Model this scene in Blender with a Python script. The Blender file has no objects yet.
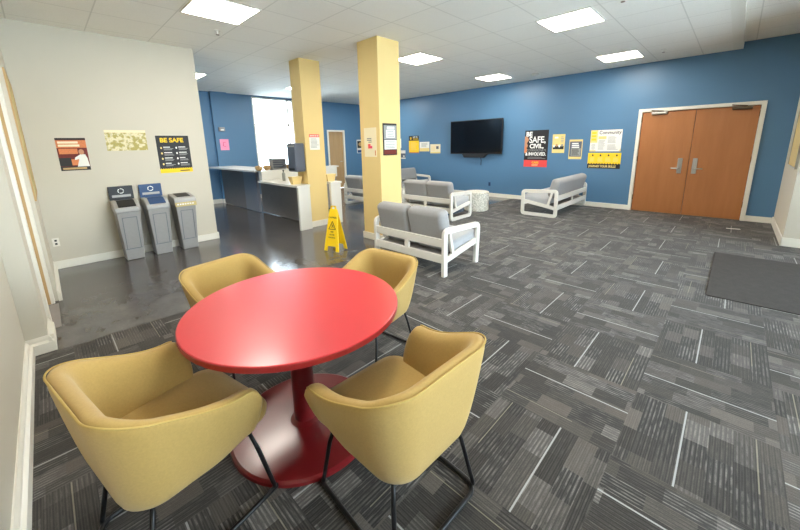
import bpy, bmesh, math, random
from mathutils import Vector, Matrix
random.seed(7)
PI = math.pi
COL = bpy.context.scene.collection
scn = bpy.context.scene

# ------------------------------------------------------------------ colours and materials
def lin(c):
    return tuple((x / 12.92 if x <= .04045 else ((x + .055) / 1.055) ** 2.4) for x in (v / 255 for v in c)) + (1.0,)

class G:
    """small node graph helper"""
    def __init__(s, name):
        s.m = bpy.data.materials.new(name); s.m.use_nodes = True
        s.t = s.m.node_tree; s.n = s.t.nodes; s.l = s.t.links
        s.b = s.n['Principled BSDF']
    def put(s, sock, v):
        if hasattr(v, 'is_output'): s.l.new(v, sock)
        else: sock.default_value = v
    def m_(s, op, a, b=None, c=None):
        n = s.n.new('ShaderNodeMath'); n.operation = op
        s.put(n.inputs[0], a)
        if b is not None: s.put(n.inputs[1], b)
        if c is not None: s.put(n.inputs[2], c)
        return n.outputs[0]
    def pos(s):
        g = s.n.new('ShaderNodeTexCoord')
        return g.outputs['Object']
    def sep(s, v):
        n = s.n.new('ShaderNodeSeparateXYZ'); s.l.new(v, n.inputs[0]); return n.outputs
    def comb(s, x, y, z=0.0):
        n = s.n.new('ShaderNodeCombineXYZ'); s.put(n.inputs[0], x); s.put(n.inputs[1], y); s.put(n.inputs[2], z); return n.outputs[0]
    def white(s, v):
        n = s.n.new('ShaderNodeTexWhiteNoise'); n.noise_dimensions = '3D'; s.l.new(v, n.inputs['Vector']); return n.outputs['Value']
    def noise(s, scale, detail=3, v=None, rough=.5):
        n = s.n.new('ShaderNodeTexNoise'); n.inputs['Scale'].default_value = scale; n.inputs['Detail'].default_value = detail
        n.inputs['Roughness'].default_value = rough
        s.l.new(v if v is not None else s.pos(), n.inputs['Vector']); return n.outputs['Fac']
    def ramp(s, f, a, b, lo=0.0, hi=1.0):
        n = s.n.new('ShaderNodeMapRange'); s.put(n.inputs[0], f); n.inputs[1].default_value = lo; n.inputs[2].default_value = hi
        n.inputs[3].default_value = a; n.inputs[4].default_value = b; return n.outputs[0]
    def mix(s, f, a, b):
        n = s.n.new('ShaderNodeMix'); n.data_type = 'RGBA'; s.put(n.inputs[0], f); s.put(n.inputs[6], a); s.put(n.inputs[7], b); return n.outputs[2]
    def bump(s, h, strength=.3, dist=.002):
        n = s.n.new('ShaderNodeBump'); n.inputs['Strength'].default_value = strength; n.inputs['Distance'].default_value = dist
        s.l.new(h, n.inputs['Height']); s.l.new(n.outputs[0], s.b.inputs['Normal'])
    def base(s, v): s.put(s.b.inputs['Base Color'], v)

def mat(name, c, rough=.6, metal=0, var=.06, scale=12, bump=0, bscale=200, sheen=0, spec=.5, coat=0):
    g = G(name); c = lin(c)
    f = g.noise(scale, 3)
    lo = tuple(x * (1 - var) for x in c[:3]) + (1,); hi = tuple(min(1, x * (1 + var)) for x in c[:3]) + (1,)
    g.base(g.mix(f, lo, hi))
    g.b.inputs['Roughness'].default_value = rough; g.b.inputs['Metallic'].default_value = metal
    g.b.inputs['Specular IOR Level'].default_value = spec
    if coat: g.b.inputs['Coat Weight'].default_value = coat; g.b.inputs['Coat Roughness'].default_value = .15
    if sheen: g.b.inputs['Sheen Weight'].default_value = sheen
    if bump: g.bump(g.noise(bscale, 2), bump, .001)
    return g.m

M = {}
M['cream'] = mat('cream_wall_paint', (204, 197, 180), .75, bump=.15, bscale=120, var=.02, scale=3)
M['trim'] = mat('white_trim_paint', (232, 228, 215), .4, var=.02)
M['blue'] = mat('blue_wall_paint', (84, 124, 158), .42, bump=.1, bscale=120, var=.03, scale=2)
M['yellow'] = mat('yellow_pillar_paint', (230, 202, 136), .6, bump=.12, bscale=150, var=.02, scale=3)
M['white'] = mat('white_powder_metal', (220, 216, 206), .4, var=.02)
M['grey_fabric'] = mat('light_grey_fabric', (150, 149, 148), .9, var=.12, scale=90, bump=.3, bscale=400, sheen=.2)
M['seat_fabric'] = mat('pale_grey_fabric', (168, 169, 170), .9, var=.1, scale=90, bump=.3, bscale=400, sheen=.2)
M['mustard'] = mat('mustard_felt', (176, 145, 80), .85, var=.13, scale=130, bump=.35, bscale=500, sheen=.15)
M['piping'] = mat('mustard_piping', (186, 158, 88), .8, var=.1, scale=80)
M['black_metal'] = mat('black_steel_tube', (20, 20, 22), .4, metal=.3)
M['red'] = mat('red_laminate', (204, 46, 54), .34, var=.03, scale=4, coat=.25)
M['red_edge'] = mat('shaded_red_edge', (140, 28, 26), .4, var=.05)  # table side: its shade is put into this darker red
M['red_metal'] = mat('shaded_red_powder_metal', (112, 20, 24), .3, var=.05, coat=.3)  # red lowered to carry the shadow beneath the tabletop
M['black'] = mat('black_plastic', (22, 22, 24), .45)
M['grey_plastic'] = mat('grey_bin_plastic', (150, 149, 147), .55, var=.06, scale=30)
M['grey_plastic_light'] = mat('light_grey_lid_plastic', (168, 168, 166), .5, var=.05, scale=30)
M['blue_plastic'] = mat('blue_plastic', (28, 66, 112), .45)
M['dark_panel'] = mat('dark_laminate_panel', (140, 134, 130), .6, var=.1, scale=6)
M['counter'] = mat('white_counter_laminate', (228, 226, 218), .25, var=.03, scale=8)
M['grey_panel'] = mat('grey_laminate_panel', (142, 146, 156), .35, var=.05)
M['screen'] = mat('black_glass_screen', (14, 15, 18), .12, var=.0)
M['steel'] = mat('brushed_steel', (190, 188, 182), .32, metal=.9, var=.08, scale=60)
M['dark_steel'] = mat('dark_bronze_metal', (120, 104, 84), .4, metal=.7)
M['brass'] = mat('aged_hinge_metal', (112, 84, 50), .45, metal=.6)
M['tan'] = mat('tan_cork', (196, 178, 122), .85, var=.15, scale=120)
M['tan_board'] = mat('tan_board_cloth', (208, 186, 132), .85, var=.06, scale=60)
M['wood_edge'] = mat('tan_wood_edge', (190, 156, 104), .6)
M['sign_yellow'] = mat('yellow_sign_plastic', (250, 208, 20), .4, var=.03)
M['paper'] = mat('white_paper', (236, 234, 226), .8, var=.02)
M['cream_paper'] = mat('cream_paper', (240, 226, 190), .8, var=.02)
M['yellow_paper'] = mat('yellow_paper', (246, 205, 40), .75, var=.03)
M['pale_yellow'] = mat('pale_yellow_paper', (238, 212, 138), .75, var=.05, scale=30)
M['char_paper'] = mat('charcoal_paper', (48, 50, 54), .7, var=.05)
M['black_paper'] = mat('black_paper', (30, 29, 32), .6, var=.05)
M['red_paper'] = mat('coral_red_paper', (232, 78, 76), .7, var=.03)
M['pink_paper'] = mat('pink_paper', (248, 158, 190), .7, var=.03)
M['pink_mark'] = mat('pink_mark', (224, 70, 110), .7)
M['white_print'] = mat('white_print', (240, 240, 236), .7)
M['grey_print'] = mat('grey_print', (150, 152, 150), .7, var=.2, scale=200)
M['dark_print'] = mat('dark_print', (44, 42, 40), .7)
M['orange_print'] = mat('orange_print', (214, 128, 78), .7, var=.25, scale=60)
M['maroon'] = mat('maroon_paper', (110, 36, 28), .7, var=.3, scale=50)
M['skin_print'] = mat('printed_skin_tone', (196, 140, 106), .7)
M['olive'] = mat('olive_print', (176, 164, 96), .8, var=.35, scale=45)
M['grey_dark'] = mat('dark_grey_plastic', (92, 98, 110), .35, var=.05)
M['clear'] = mat('soap_bottle_plastic', (150, 152, 146), .3)

# speckled stone side table
g = G('speckled_stone'); f = g.noise(38, 5); g.base(g.mix(g.ramp(f, 0, 1, .42, .6), lin((178, 175, 160)), lin((226, 222, 210)))); g.b.inputs['Roughness'].default_value = .6; M['stone'] = g.m
# map print
g = G('map_print'); f = g.noise(16, 6); f2 = g.noise(60, 3)
c = g.mix(g.ramp(f, 0, 1, .46, .54), lin((178, 164, 92)), lin((226, 216, 176))); g.base(g.mix(g.ramp(f2, 0, .6, .5, .7), c, lin((150, 150, 110)))); g.b.inputs['Roughness'].default_value = .7; M['map'] = g.m
# orange wood door
g = G('orange_veneer_door'); x, y, z = g.sep(g.pos())
f = g.noise(1.0, 5, g.comb(g.m_('MULTIPLY', x, 9.0), g.m_('MULTIPLY', y, 9.0), g.m_('MULTIPLY', z, 1.1)), .6)
g.base(g.mix(f, lin((160, 99, 52)), lin((186, 124, 74)))); g.b.inputs['Roughness'].default_value = .42; M['door_wood'] = g.m
g = G('tan_veneer_door'); x, y, z = g.sep(g.pos())
f = g.noise(1.0, 5, g.comb(g.m_('MULTIPLY', x, 12.0), g.m_('MULTIPLY', y, 12.0), g.m_('MULTIPLY', z, 1.2)), .6)
g.base(g.mix(f, lin((158, 128, 88)), lin((186, 156, 114)))); g.b.inputs['Roughness'].default_value = .45; M['door_tan'] = g.m
# ceiling tiles: 0.69 m lay-in grid
g = G('white_ceiling_tile'); x, y, z = g.sep(g.pos())
def gridline(g, a, off, per, w):
    t = g.m_('FRACT', g.m_('DIVIDE', g.m_('ADD', a, off), per))
    d = g.m_('MINIMUM', t, g.m_('SUBTRACT', 1.0, t))
    return g.m_('LESS_THAN', d, w / per)
ln = g.m_('MAXIMUM', gridline(g, x, 1.38 + 69, .69, .007), gridline(g, y, -2.08 + 70, .70, .007))
sp = g.noise(160, 2)
c = g.mix(g.ramp(sp, 0, 1, .35, .5), lin((232, 228, 218)), lin((244, 241, 233)))
tid = g.white(g.comb(g.m_('FLOOR', g.m_('DIVIDE', g.m_('ADD', x, 70.38), .69)), g.m_('FLOOR', g.m_('DIVIDE', g.m_('ADD', y, 67.92), .70))))
c = g.mix(g.ramp(tid, 0, .09), c, lin((224, 219, 209)))
g.base(g.mix(g.m_('MULTIPLY', ln, .45), c, lin((190, 186, 176)))); g.b.inputs['Roughness'].default_value = .85; g.b.inputs['Specular IOR Level'].default_value = .2
M['ceiling'] = g.m
# polished dark vinyl tile
g = G('polished_dark_floor_tile'); x, y, z = g.sep(g.pos())
t = g.white(g.comb(g.m_('FLOOR', g.m_('DIVIDE', x, .61)), g.m_('FLOOR', g.m_('DIVIDE', y, .305))))
n1 = g.noise(5, 6); n2 = g.noise(45, 3)
c = g.mix(g.ramp(n1, 0, 1, .3, .7), lin((72, 70, 70)), lin((96, 93, 92)))
c = g.mix(g.ramp(t, 0, .35), c, lin((72, 71, 76)))
g.base(g.mix(g.ramp(n2, 0, .3, .5, .7), c, lin((104, 101, 98))))
g.put(g.b.inputs['Roughness'], g.ramp(g.noise(2.2, 4), .11, .24)); g.b.inputs['Specular IOR Level'].default_value = .75
M['tile'] = g.m
# carpet tiles, quarter turned, each with fine stripes, blocks and pale pin lines
g = G('striped_carpet_tile'); x, y, z = g.sep(g.pos())
T = .61
px = g.m_('DIVIDE', g.m_('ADD', x, .86 + 61), T); py = g.m_('DIVIDE', g.m_('ADD', y, -1.76 + 61), T)
ix = g.m_('FLOOR', px); iy = g.m_('FLOOR', py); fx = g.m_('FRACT', px); fy = g.m_('FRACT', py)
par = g.m_('FRACT', g.m_('MULTIPLY', g.m_('ADD', ix, iy), .5)); par = g.m_('GREATER_THAN', par, .25)
def sel(f, a, b):   # f ? b : a
    return g.m_('ADD', g.m_('MULTIPLY', a, g.m_('SUBTRACT', 1.0, f)), g.m_('MULTIPLY', b, f))
u = sel(par, fy, fx); v = sel(par, fx, fy)
r1 = g.white(g.comb(ix, iy, 1.0)); r2 = g.white(g.comb(ix, iy, 2.0)); r3 = g.white(g.comb(ix, iy, 5.0))
u = sel(g.m_('GREATER_THAN', r1, .5), u, g.m_('SUBTRACT', 1.0, u))
v = sel(g.m_('GREATER_THAN', r2, .5), v, g.m_('SUBTRACT', 1.0, v))
bu = g.m_('FLOOR', g.m_('MULTIPLY', g.m_('ADD', u, g.m_('MULTIPLY', r3, .11)), 6.4))
sh = g.white(g.comb(bu, r3, 7.0))
bv = g.m_('FLOOR', g.m_('ADD', g.m_('MULTIPLY', v, 3.5), sh))
k1 = g.white(g.comb(g.m_('ADD', bu, g.m_('MULTIPLY', ix, 17.0)), g.m_('ADD', bv, g.m_('MULTIPLY', iy, 31.0)), 3.0))
k2 = g.white(g.comb(g.m_('ADD', bu, g.m_('MULTIPLY', ix, 17.0)), g.m_('ADD', bv, g.m_('MULTIPLY', iy, 31.0)), 9.0))
blk = g.m_('POWER', k1, 3.0)
st = g.m_('SINE', g.m_('MULTIPLY', u, 2 * PI * 34)); st = g.ramp(st, 0, 1, -.1, .7)
dash = g.ramp(g.noise(1, 3, g.comb(g.m_('MULTIPLY', u, 34.0), g.m_('MULTIPLY', v, 9.0), g.m_('MULTIPLY', ix, 3.0))), 0, 1, .35, .62)
st = g.m_('MULTIPLY', st, dash)
st2 = g.m_('GREATER_THAN', g.m_('SINE', g.m_('MULTIPLY', u, 2 * PI * 62)), .2)
base = g.m_('ADD', .020, g.m_('MULTIPLY', blk, .068))
stv = g.m_('MULTIPLY', st, g.m_('ADD', .02, g.m_('MULTIPLY', g.m_('POWER', k2, 2.4), .15)))
val = g.m_('ADD', g.m_('ADD', base, stv), g.m_('MULTIPLY', st2, .018))
fine = g.ramp(g.noise(260, 2), .78, 1.22, .3, .7)
val = g.m_('MULTIPLY', val, fine)
val = g.m_('MULTIPLY', val, g.ramp(r2, .88, 1.14))
def pin(u0, w): return g.m_('LESS_THAN', g.m_('ABSOLUTE', g.m_('SUBTRACT', u, u0)), w)
line = pin(.40, .0065)
line2 = g.m_('MULTIPLY', pin(.86, .0045), g.m_('GREATER_THAN', v, .35))
col = g.mix(g.ramp(k2, .0, 1.0), (1.06, .90, .74, 1), (.98, .90, .82, 1))
n = g.n.new('ShaderNodeVectorMath'); n.operation = 'SCALE'; g.l.new(col, n.inputs[0]); g.l.new(val, n.inputs['Scale'])
c = g.mix(g.m_('MULTIPLY', line, .9), n.outputs[0], (.36, .36, .34, 1))
c = g.mix(g.m_('MULTIPLY', line2, .5), c, (.30, .27, .19, 1))
g.base(c); g.b.inputs['Roughness'].default_value = .88; g.b.inputs['Specular IOR Level'].default_value = .25
g.b.inputs['Sheen Weight'].default_value = .12
g.bump(g.noise(420, 2), .4, .002); M['carpet'] = g.m
g = G('charcoal_mat_pile'); f = g.noise(110, 3); f1 = g.noise(14, 4)
g.base(g.mix(g.ramp(f1, .0, 1), g.mix(f, lin((34, 32, 30)), lin((84, 79, 74))), lin((48, 45, 43)))); g.b.inputs['Roughness'].default_value = .95; g.bump(f, .5, .003); M['mat'] = g.m
# light diffusers
def emit(name, c, s):
    g = G(name); g.b.inputs['Base Color'].default_value = (.9, .9, .9, 1)
    g.b.inputs['Emission Color'].default_value = c; g.b.inputs['Emission Strength'].default_value = s; return g.m
M['lamp'] = emit('lit_ceiling_diffuser', (1, .935, .83, 1), 22.0)
# glass: thin pane
g = G('window_glass'); tr = g.n.new('ShaderNodeBsdfTransparent'); gl = g.n.new('ShaderNodeBsdfGlossy'); gl.inputs['Roughness'].default_value = .02
fr = g.n.new('ShaderNodeFresnel'); fr.inputs[0].default_value = 1.45; mx = g.n.new('ShaderNodeMixShader')
g.l.new(fr.outputs[0], mx.inputs[0]); g.l.new(tr.outputs[0], mx.inputs[1]); g.l.new(gl.outputs[0], mx.inputs[2])
tr.inputs[0].default_value = (.93, .97, .98, 1)
g.l.new(mx.outputs[0], g.n['Material Output'].inputs[0]); M['glass'] = g.m

# ------------------------------------------------------------------ mesh builder
class MB:
    def __init__(s): s.b = bmesh.new()
    def box(s, x0, x1, y0, y1, z0, z1, rot=None, piv=None):
        vs = [s.b.verts.new((x, y, z)) for x in (x0, x1) for y in (y0, y1) for z in (z0, z1)]
        for f in ((0, 1, 3, 2), (4, 6, 7, 5), (0, 4, 5, 1), (2, 3, 7, 6), (0, 2, 6, 4), (1, 5, 7, 3)):
            s.b.faces.new([vs[i] for i in f])
        if rot is not None: bmesh.ops.rotate(s.b, verts=vs, cent=piv or ((x0 + x1) / 2, (y0 + y1) / 2, (z0 + z1) / 2), matrix=rot)
        return s
    def frustum(s, b, t, z0, z1):      # b,t = (x0,x1,y0,y1)
        lo = [s.b.verts.new(p + (z0,)) for p in ((b[0], b[2]), (b[1], b[2]), (b[1], b[3]), (b[0], b[3]))]
        hi = [s.b.verts.new(p + (z1,)) for p in ((t[0], t[2]), (t[1], t[2]), (t[1], t[3]), (t[0], t[3]))]
        s.b.faces.new(lo[::-1]); s.b.faces.new(hi)
        for i in range(4): s.b.faces.new((lo[i], lo[(i + 1) % 4], hi[(i + 1) % 4], hi[i]))
        return s
    def prism(s, pts, axis, a, c):     # polygon pts (2D) extruded along axis between a and c
        def P(p, w):
            return {'x': (w, p[0], p[1]), 'y': (p[0], w, p[1]), 'z': (p[0], p[1], w)}[axis]
        A = [s.b.verts.new(P(p, a)) for p in pts]; B = [s.b.verts.new(P(p, c)) for p in pts]
        s.b.faces.new(A[::-1]); s.b.faces.new(B); n = len(pts)
        for i in range(n): s.b.faces.new((A[i], A[(i + 1) % n], B[(i + 1) % n], B[i]))
        return s
    def lathe(s, prof, n=48, c=(0, 0)):
        rings = []
        for r, z in prof:
            if r < 1e-6: rings.append([s.b.verts.new((c[0], c[1], z))])
            else: rings.append([s.b.verts.new((c[0] + r * math.cos(2 * PI * k / n), c[1] + r * math.sin(2 * PI * k / n), z)) for k in range(n)])
        for A, B in zip(rings, rings[1:]):
            for k in range(n):
                a0, a1 = A[k % len(A)], A[(k + 1) % len(A)]; b0, b1 = B[k % len(B)], B[(k + 1) % len(B)]
                f = [v for i, v in enumerate((a0, a1, b1, b0)) if v not in (a0, a1, b1, b0)[:i]]
                if len(f) > 2: s.b.faces.new(f)
        return s
    def tube(s, pts, r, n=10, closed=False):
        pts = [Vector(p) for p in pts]; rings = []
        N = len(pts); up = Vector((0, 0, 1))
        for i, p in enumerate(pts):
            if closed: d = pts[(i + 1) % N] - pts[i - 1]
            else: d = pts[min(i + 1, N - 1)] - pts[max(i - 1, 0)]
            d.normalize()
            a = d.cross(up)
            if a.length < .05: a = d.cross(Vector((0, 1, 0)))
            a.normalize(); b2 = d.cross(a).normalized()
            rings.append([s.b.verts.new(p + r * (math.cos(2 * PI * k / n) * a + math.sin(2 * PI * k / n) * b2)) for k in range(n)])
        m = N if closed else N - 1
        for i in range(m):
            A, B = rings[i], rings[(i + 1) % N]
            o = min(range(n), key=lambda k: (A[0].co - B[k].co).length)
            for k in range(n): s.b.faces.new((A[k], A[(k + 1) % n], B[(k + 1 + o) % n], B[(k + o) % n]))
        if not closed: s.b.faces.new(rings[0][::-1]); s.b.faces.new(rings[-1])
        return s
    def ribbon(s, path, w, x0, x1, closed=False):   # band of width w following a path in the yz plane, thick from x0 to x1
        P = [Vector((0, a, b)) for a, b in path]; N = len(P); sec = []
        for i, p in enumerate(P):
            if closed: d0 = (P[i] - P[i - 1]).normalized(); d1 = (P[(i + 1) % N] - P[i]).normalized()
            else:
                d0 = (P[i] - P[max(i - 1, 0)]); d1 = (P[min(i + 1, N - 1)] - P[i])
                d0 = d0.normalized() if d0.length else d1.normalized(); d1 = d1.normalized() if d1.length else d0
            t = (d0 + d1).normalized(); nrm = Vector((0, -t.z, t.y)); k = (w / 2) / max(.4, nrm.dot(Vector((0, -d0.z, d0.y))))
            q = []
            for xx, sg in ((x0, 1), (x1, 1), (x1, -1), (x0, -1)):
                v = p + nrm * k * sg; v.x = xx; q.append(s.b.verts.new(v))
            sec.append(q)
        for i in range(N if closed else N - 1):
            A, B = sec[i], sec[(i + 1) % N]
            for k in range(4): s.b.faces.new((A[k], A[(k + 1) % 4], B[(k + 1) % 4], B[k]))
        if not closed: s.b.faces.new(sec[0][::-1]); s.b.faces.new(sec[-1])
        return s
    def build(s, name, m, parent=None, smooth=False, bevel=0, seg=2, sub=0, loc=None, rz=0, org=None):
        bmesh.ops.recalc_face_normals(s.b, faces=s.b.faces)
        if org is not None: bmesh.ops.translate(s.b, verts=s.b.verts, vec=-Vector(org))
        me = bpy.data.meshes.new(name); s.b.to_mesh(me); s.b.free()
        me.materials.append(M[m] if isinstance(m, str) else m)
        if smooth:
            for p in me.polygons: p.use_smooth = True
        o = bpy.data.objects.new(name, me); COL.objects.link(o)
        if parent: o.parent = parent
        if loc: o.location = loc
        o.rotation_euler.z = rz
        if bevel:
            b = o.modifiers.new('bevel', 'BEVEL'); b.width = bevel; b.segments = seg; b.limit_method = 'ANGLE'; b.angle_limit = .6
            if seg > 1:
                for p in me.polygons: p.use_smooth = True
                w = o.modifiers.new('wn', 'WEIGHTED_NORMAL'); w.keep_sharp = True
        if sub:
            b = o.modifiers.new('sub', 'SUBSURF'); b.levels = sub; b.render_levels = sub
        return o

def tag(o, label=None, cat=None, group=None, kind=None):
    if label: o['label'] = label
    if cat: o['category'] = cat
    if group: o['group'] = group
    if kind: o['kind'] = kind
    return o
def thing(name, label, cat, loc=(0, 0, 0), rz=0, group=None):
    o = bpy.data.objects.new(name, None); COL.objects.link(o); o.empty_display_size = .1
    o.location = loc; o.rotation_euler.z = rz
    return tag(o, label, cat, group)
def struct(name, mb, m, **k): return tag(mb.build(name, m, **k), kind='structure')
def dup(root, loc, rz, label, group=None):
    def cp(o, par):
        c = o.copy(); COL.objects.link(c); c.parent = par
        for ch in o.children: cp(ch, c)
        return c
    r = cp(root, None); r.location = loc; r.rotation_euler.z = rz
    r['label'] = label
    if group: r['group'] = group
    return r
def text(body, size, x, z, m, parent, y=-.005, name='lettering', align='LEFT', off=0.0, sx=1.0):
    cu = bpy.data.curves.new('t', 'FONT'); cu.body = body; cu.size = size; cu.align_x = align; cu.extrude = .0008; cu.offset = off * size
    t = bpy.data.objects.new('t', cu); COL.objects.link(t)
    dg = bpy.context.evaluated_depsgraph_get(); dg.update()
    me = bpy.data.meshes.new_from_object(t.evaluated_get(dg)); bpy.data.objects.remove(t); bpy.data.curves.remove(cu)
    me.transform(Matrix.Translation((x, y, z)) @ Matrix.Rotation(PI / 2, 4, 'X') @ Matrix.Diagonal((sx, 1, 1, 1)))
    me.materials.clear(); me.materials.append(M[m])
    o = bpy.data.objects.new(name, me); COL.objects.link(o); o.parent = parent
    return o
def R(ax, deg): return Matrix.Rotation(math.radians(deg), 3, ax)

CZ = 3.12
# ------------------------------------------------------------------ the room
struct('floor', MB().box(-10.9, -3.68, -.6, 3.7, -.1, 0).box(-10.9, -4.40, 3.7, 9.3, -.1, 0), 'tile')
struct('floor', MB().box(-3.68, 2.7, -.6, 3.7, -.1, .003).box(-4.40, 2.7, 3.7, 9.3, -.1, .003), 'carpet')
struct('ceiling', MB().box(-10.9, -.28, -.6, 9.3, CZ, CZ + .2), 'ceiling')
struct('ceiling', MB().box(-.15, 2.7, -.6, 9.3, 3.235, 3.4), 'ceiling')
struct('trim_1', MB().box(-.28, -.15, -.6, 9.15, CZ - .001, 3.4), 'trim')
# blue end wall with the double doors
struct('wall_back', MB().box(-10.9, -1.58, 9.15, 9.3, 0, 3.4).box(.25, 2.7, 9.15, 9.3, 0, 3.4).box(-1.58, .25, 9.15, 9.3, 2.16, 3.4).box(-1.6, .27, 9.26, 9.3, 0, 2.2), 'blue')  # last box is unseen, added behind the door leaves to block outside light
struct('baseboard_back', MB().box(-10.7, -1.61, 9.132, 9.15, .0, .11).box(.28, .65, 9.132, 9.15, .0, .11), 'trim', bevel=.004)
# right white wall block, jog, entrance wall beyond the frame
struct('wall_right', MB().box(.65, 2.7, 7.3, 9.15, 0, 3.24), 'cream')
struct('baseboard_right', MB().box(.632, .65, 7.282, 9.132, .0, .13).box(.632, 2.6, 7.282, 7.3, .0, .13), 'trim', bevel=.004)
struct('wall_entrance', MB().box(2.6, 2.75, -.6, .6, 0, 3.24).box(2.6, 2.75, .6, 3.8, 0, .5).box(2.6, 2.75, .6, 3.8, 2.6, 3.24).box(2.6, 2.75, 3.8, 4.4, 0, 3.24)
       .box(2.6, 2.75, 4.4, 6.4, 2.3, 3.24).box(2.6, 2.75, 6.4, 7.3, 0, 3.24), 'cream')
w = struct('window_2', MB().box(2.64, 2.70, .6, .66, .5, 2.6).box(2.64, 2.70, 3.74, 3.8, .5, 2.6).box(2.64, 2.70, 2.17, 2.23, .5, 2.6).box(2.64, 2.70, .66, 3.74, .5, .56).box(2.64, 2.70, .66, 3.74, 2.54, 2.6), 'trim')
MB().box(2.668, 2.674, .66, 3.74, .56, 2.54).build('pane', 'glass', w)
w = struct('door_4', MB().box(2.62, 2.70, 4.4, 4.48, 0, 2.3).box(2.62, 2.70, 6.32, 6.4, 0, 2.3).box(2.62, 2.70, 5.34, 5.46, 0, 2.3).box(2.62, 2.70, 4.48, 6.32, 2.2, 2.3).box(2.62, 2.70, 4.48, 6.32, 0, .15), 'steel')
MB().box(2.66, 2.67, 4.48, 6.32, .15, 2.2).build('pane', 'glass', w)
# white wall carrying the posters
struct('wall_side', MB().box(-6.72, -6.42, -.6, 1.97, 0, CZ), 'cream')
def skirt(mb, x0, x1, y0, y1, h=.115):
    mb.box(x0, x1, y0, y1, 0, h - .02); return mb
struct('baseboard_side', MB().box(-6.42, -6.40, -.115, 1.99, 0, .11).box(-6.72, -6.40, 1.97, 1.99, 0, .11), 'trim', bevel=.005)
# left wall with its recess, pilaster and near run
struct('wall_left', MB().box(-6.72, -5.0, -.6, -.115, 0, CZ).box(-5.0, -4.15, -.6, -.26, 0, CZ).box(-4.15, -3.75, -.6, -.195, 0, CZ).box(-3.75, 2.6, -.6, -.32, 0, 3.24), 'cream', bevel=.003)
def board_profile(y, h=.13, d=.035, sgn=1):
    return [(y - .001, 0), (y + d, 0), (y + d, h * .62), (y + d * .55, h * .72), (y + d * .5, h * .86), (y + d * .2, h), (y - .001, h)]
mb = MB().prism(board_profile(-.115, .12, .028), 'x', -6.41, -4.98)
struct('baseboard_left', mb, 'trim')
mb = MB().prism(board_profile(-.195, .13), 'x', -4.15, -3.718)
struct('baseboard_left', mb, 'trim')
mb = MB().prism([(-3.751, 0), (-3.715, 0), (-3.715, .08), (-3.733, .094), (-3.735, .112), (-3.743, .13), (-3.751, .13)], 'y', -.32, -.16)
struct('baseboard_left', mb, 'trim')
mb = MB().prism(board_profile(-.32, .13), 'x', -3.715, 2.6)
struct('baseboard_left', mb, 'trim')
d = tag(MB().box(-4.92, -4.22, -.25, -.215, .01, 2.12).build('door_3', 'cream'), kind='structure')
MB().box(-5.0, -4.92, -.26, -.145, 0, 2.2).box(-4.22, -4.15, -.26, -.17, 0, 2.2).box(-4.92, -4.22, -.26, -.16, 2.12, 2.2).build('door_frame', 'trim', d, bevel=.008)
MB().box(-4.925, -4.905, -.214, -.175, .01, 2.12).build('door_stop', 'wood_edge', d)
MB().box(-4.9, -4.2, -.21, -.12, 0, .006).build('threshold', 'dark_panel', d)
# kitchen end wall (blue) with window and wooden door
struct('wall_far', MB().box(-10.9, -10.7, 1.5, 4.72, 0, 3.4).box(-10.9, -10.7, 4.72, 6.1, 0, .95).box(-10.9, -10.7, 4.72, 6.1, 3.08, 3.4).box(-10.9, -10.7, 6.1, 7.38, 0, 3.4)
       .box(-10.9, -10.7, 8.12, 9.3, 0, 3.4).box(-10.9, -10.7, 7.38, 8.12, 2.12, 3.4).box(-10.7, -10.6, 3.54, 3.97, 0, CZ), 'blue')
struct('wall_kitchen', MB().box(-10.9, -6.72, 1.5, 1.97, 0, CZ), 'blue')
struct('baseboard_far', MB().box(-10.7, -10.67, 1.97, 3.54, 0, .12).box(-10.6, -10.58, 3.52, 3.97, 0, .12).box(-10.7, -10.68, 3.97, 7.3, 0, .12).box(-10.7, -10.68, 8.2, 9.15, 0, .12), 'trim')
w = tag(MB().box(-10.8, -10.7, 4.72, 4.77, .95, 3.08).box(-10.8, -10.7, 6.05, 6.1, .95, 3.08).box(-10.8, -10.72, 5.88, 5.93, .95, 3.08).box(-10.8, -10.72, 4.77, 6.05, .95, 1.0).box(-10.8, -10.72, 4.77, 6.05, 3.03, 3.08)
        .box(-10.8, -10.72, 4.77, 6.05, 2.26, 2.30).build('window_1', 'white'), kind='structure')
MB().box(-10.77, -10.765, 4.77, 6.05, 1.0, 3.03).build('pane', 'glass', w)
d = tag(MB().box(-10.78, -10.74, 7.42, 8.08, .01, 2.09).build('door_2', 'door_tan'), kind='structure')
MB().box(-10.8, -10.68, 7.36, 7.42, 0, 2.15).box(-10.8, -10.68, 8.08, 8.14, 0, 2.15).box(-10.8, -10.68, 7.42, 8.08, 2.09, 2.15).build('door_frame', 'trim', d)
MB().tube([(-10.74, 7.98, 1.0), (-10.69, 7.98, 1.0), (-10.69, 7.88, 1.0)], .012).build('door_handle', 'steel', d)
# outside: added pale ground plane beyond the window
struct('outside_ground', MB().box(-40, -11.2, -20, 40, -.6, -.5), mat('pale_ground', (236, 240, 242), .9))

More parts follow.
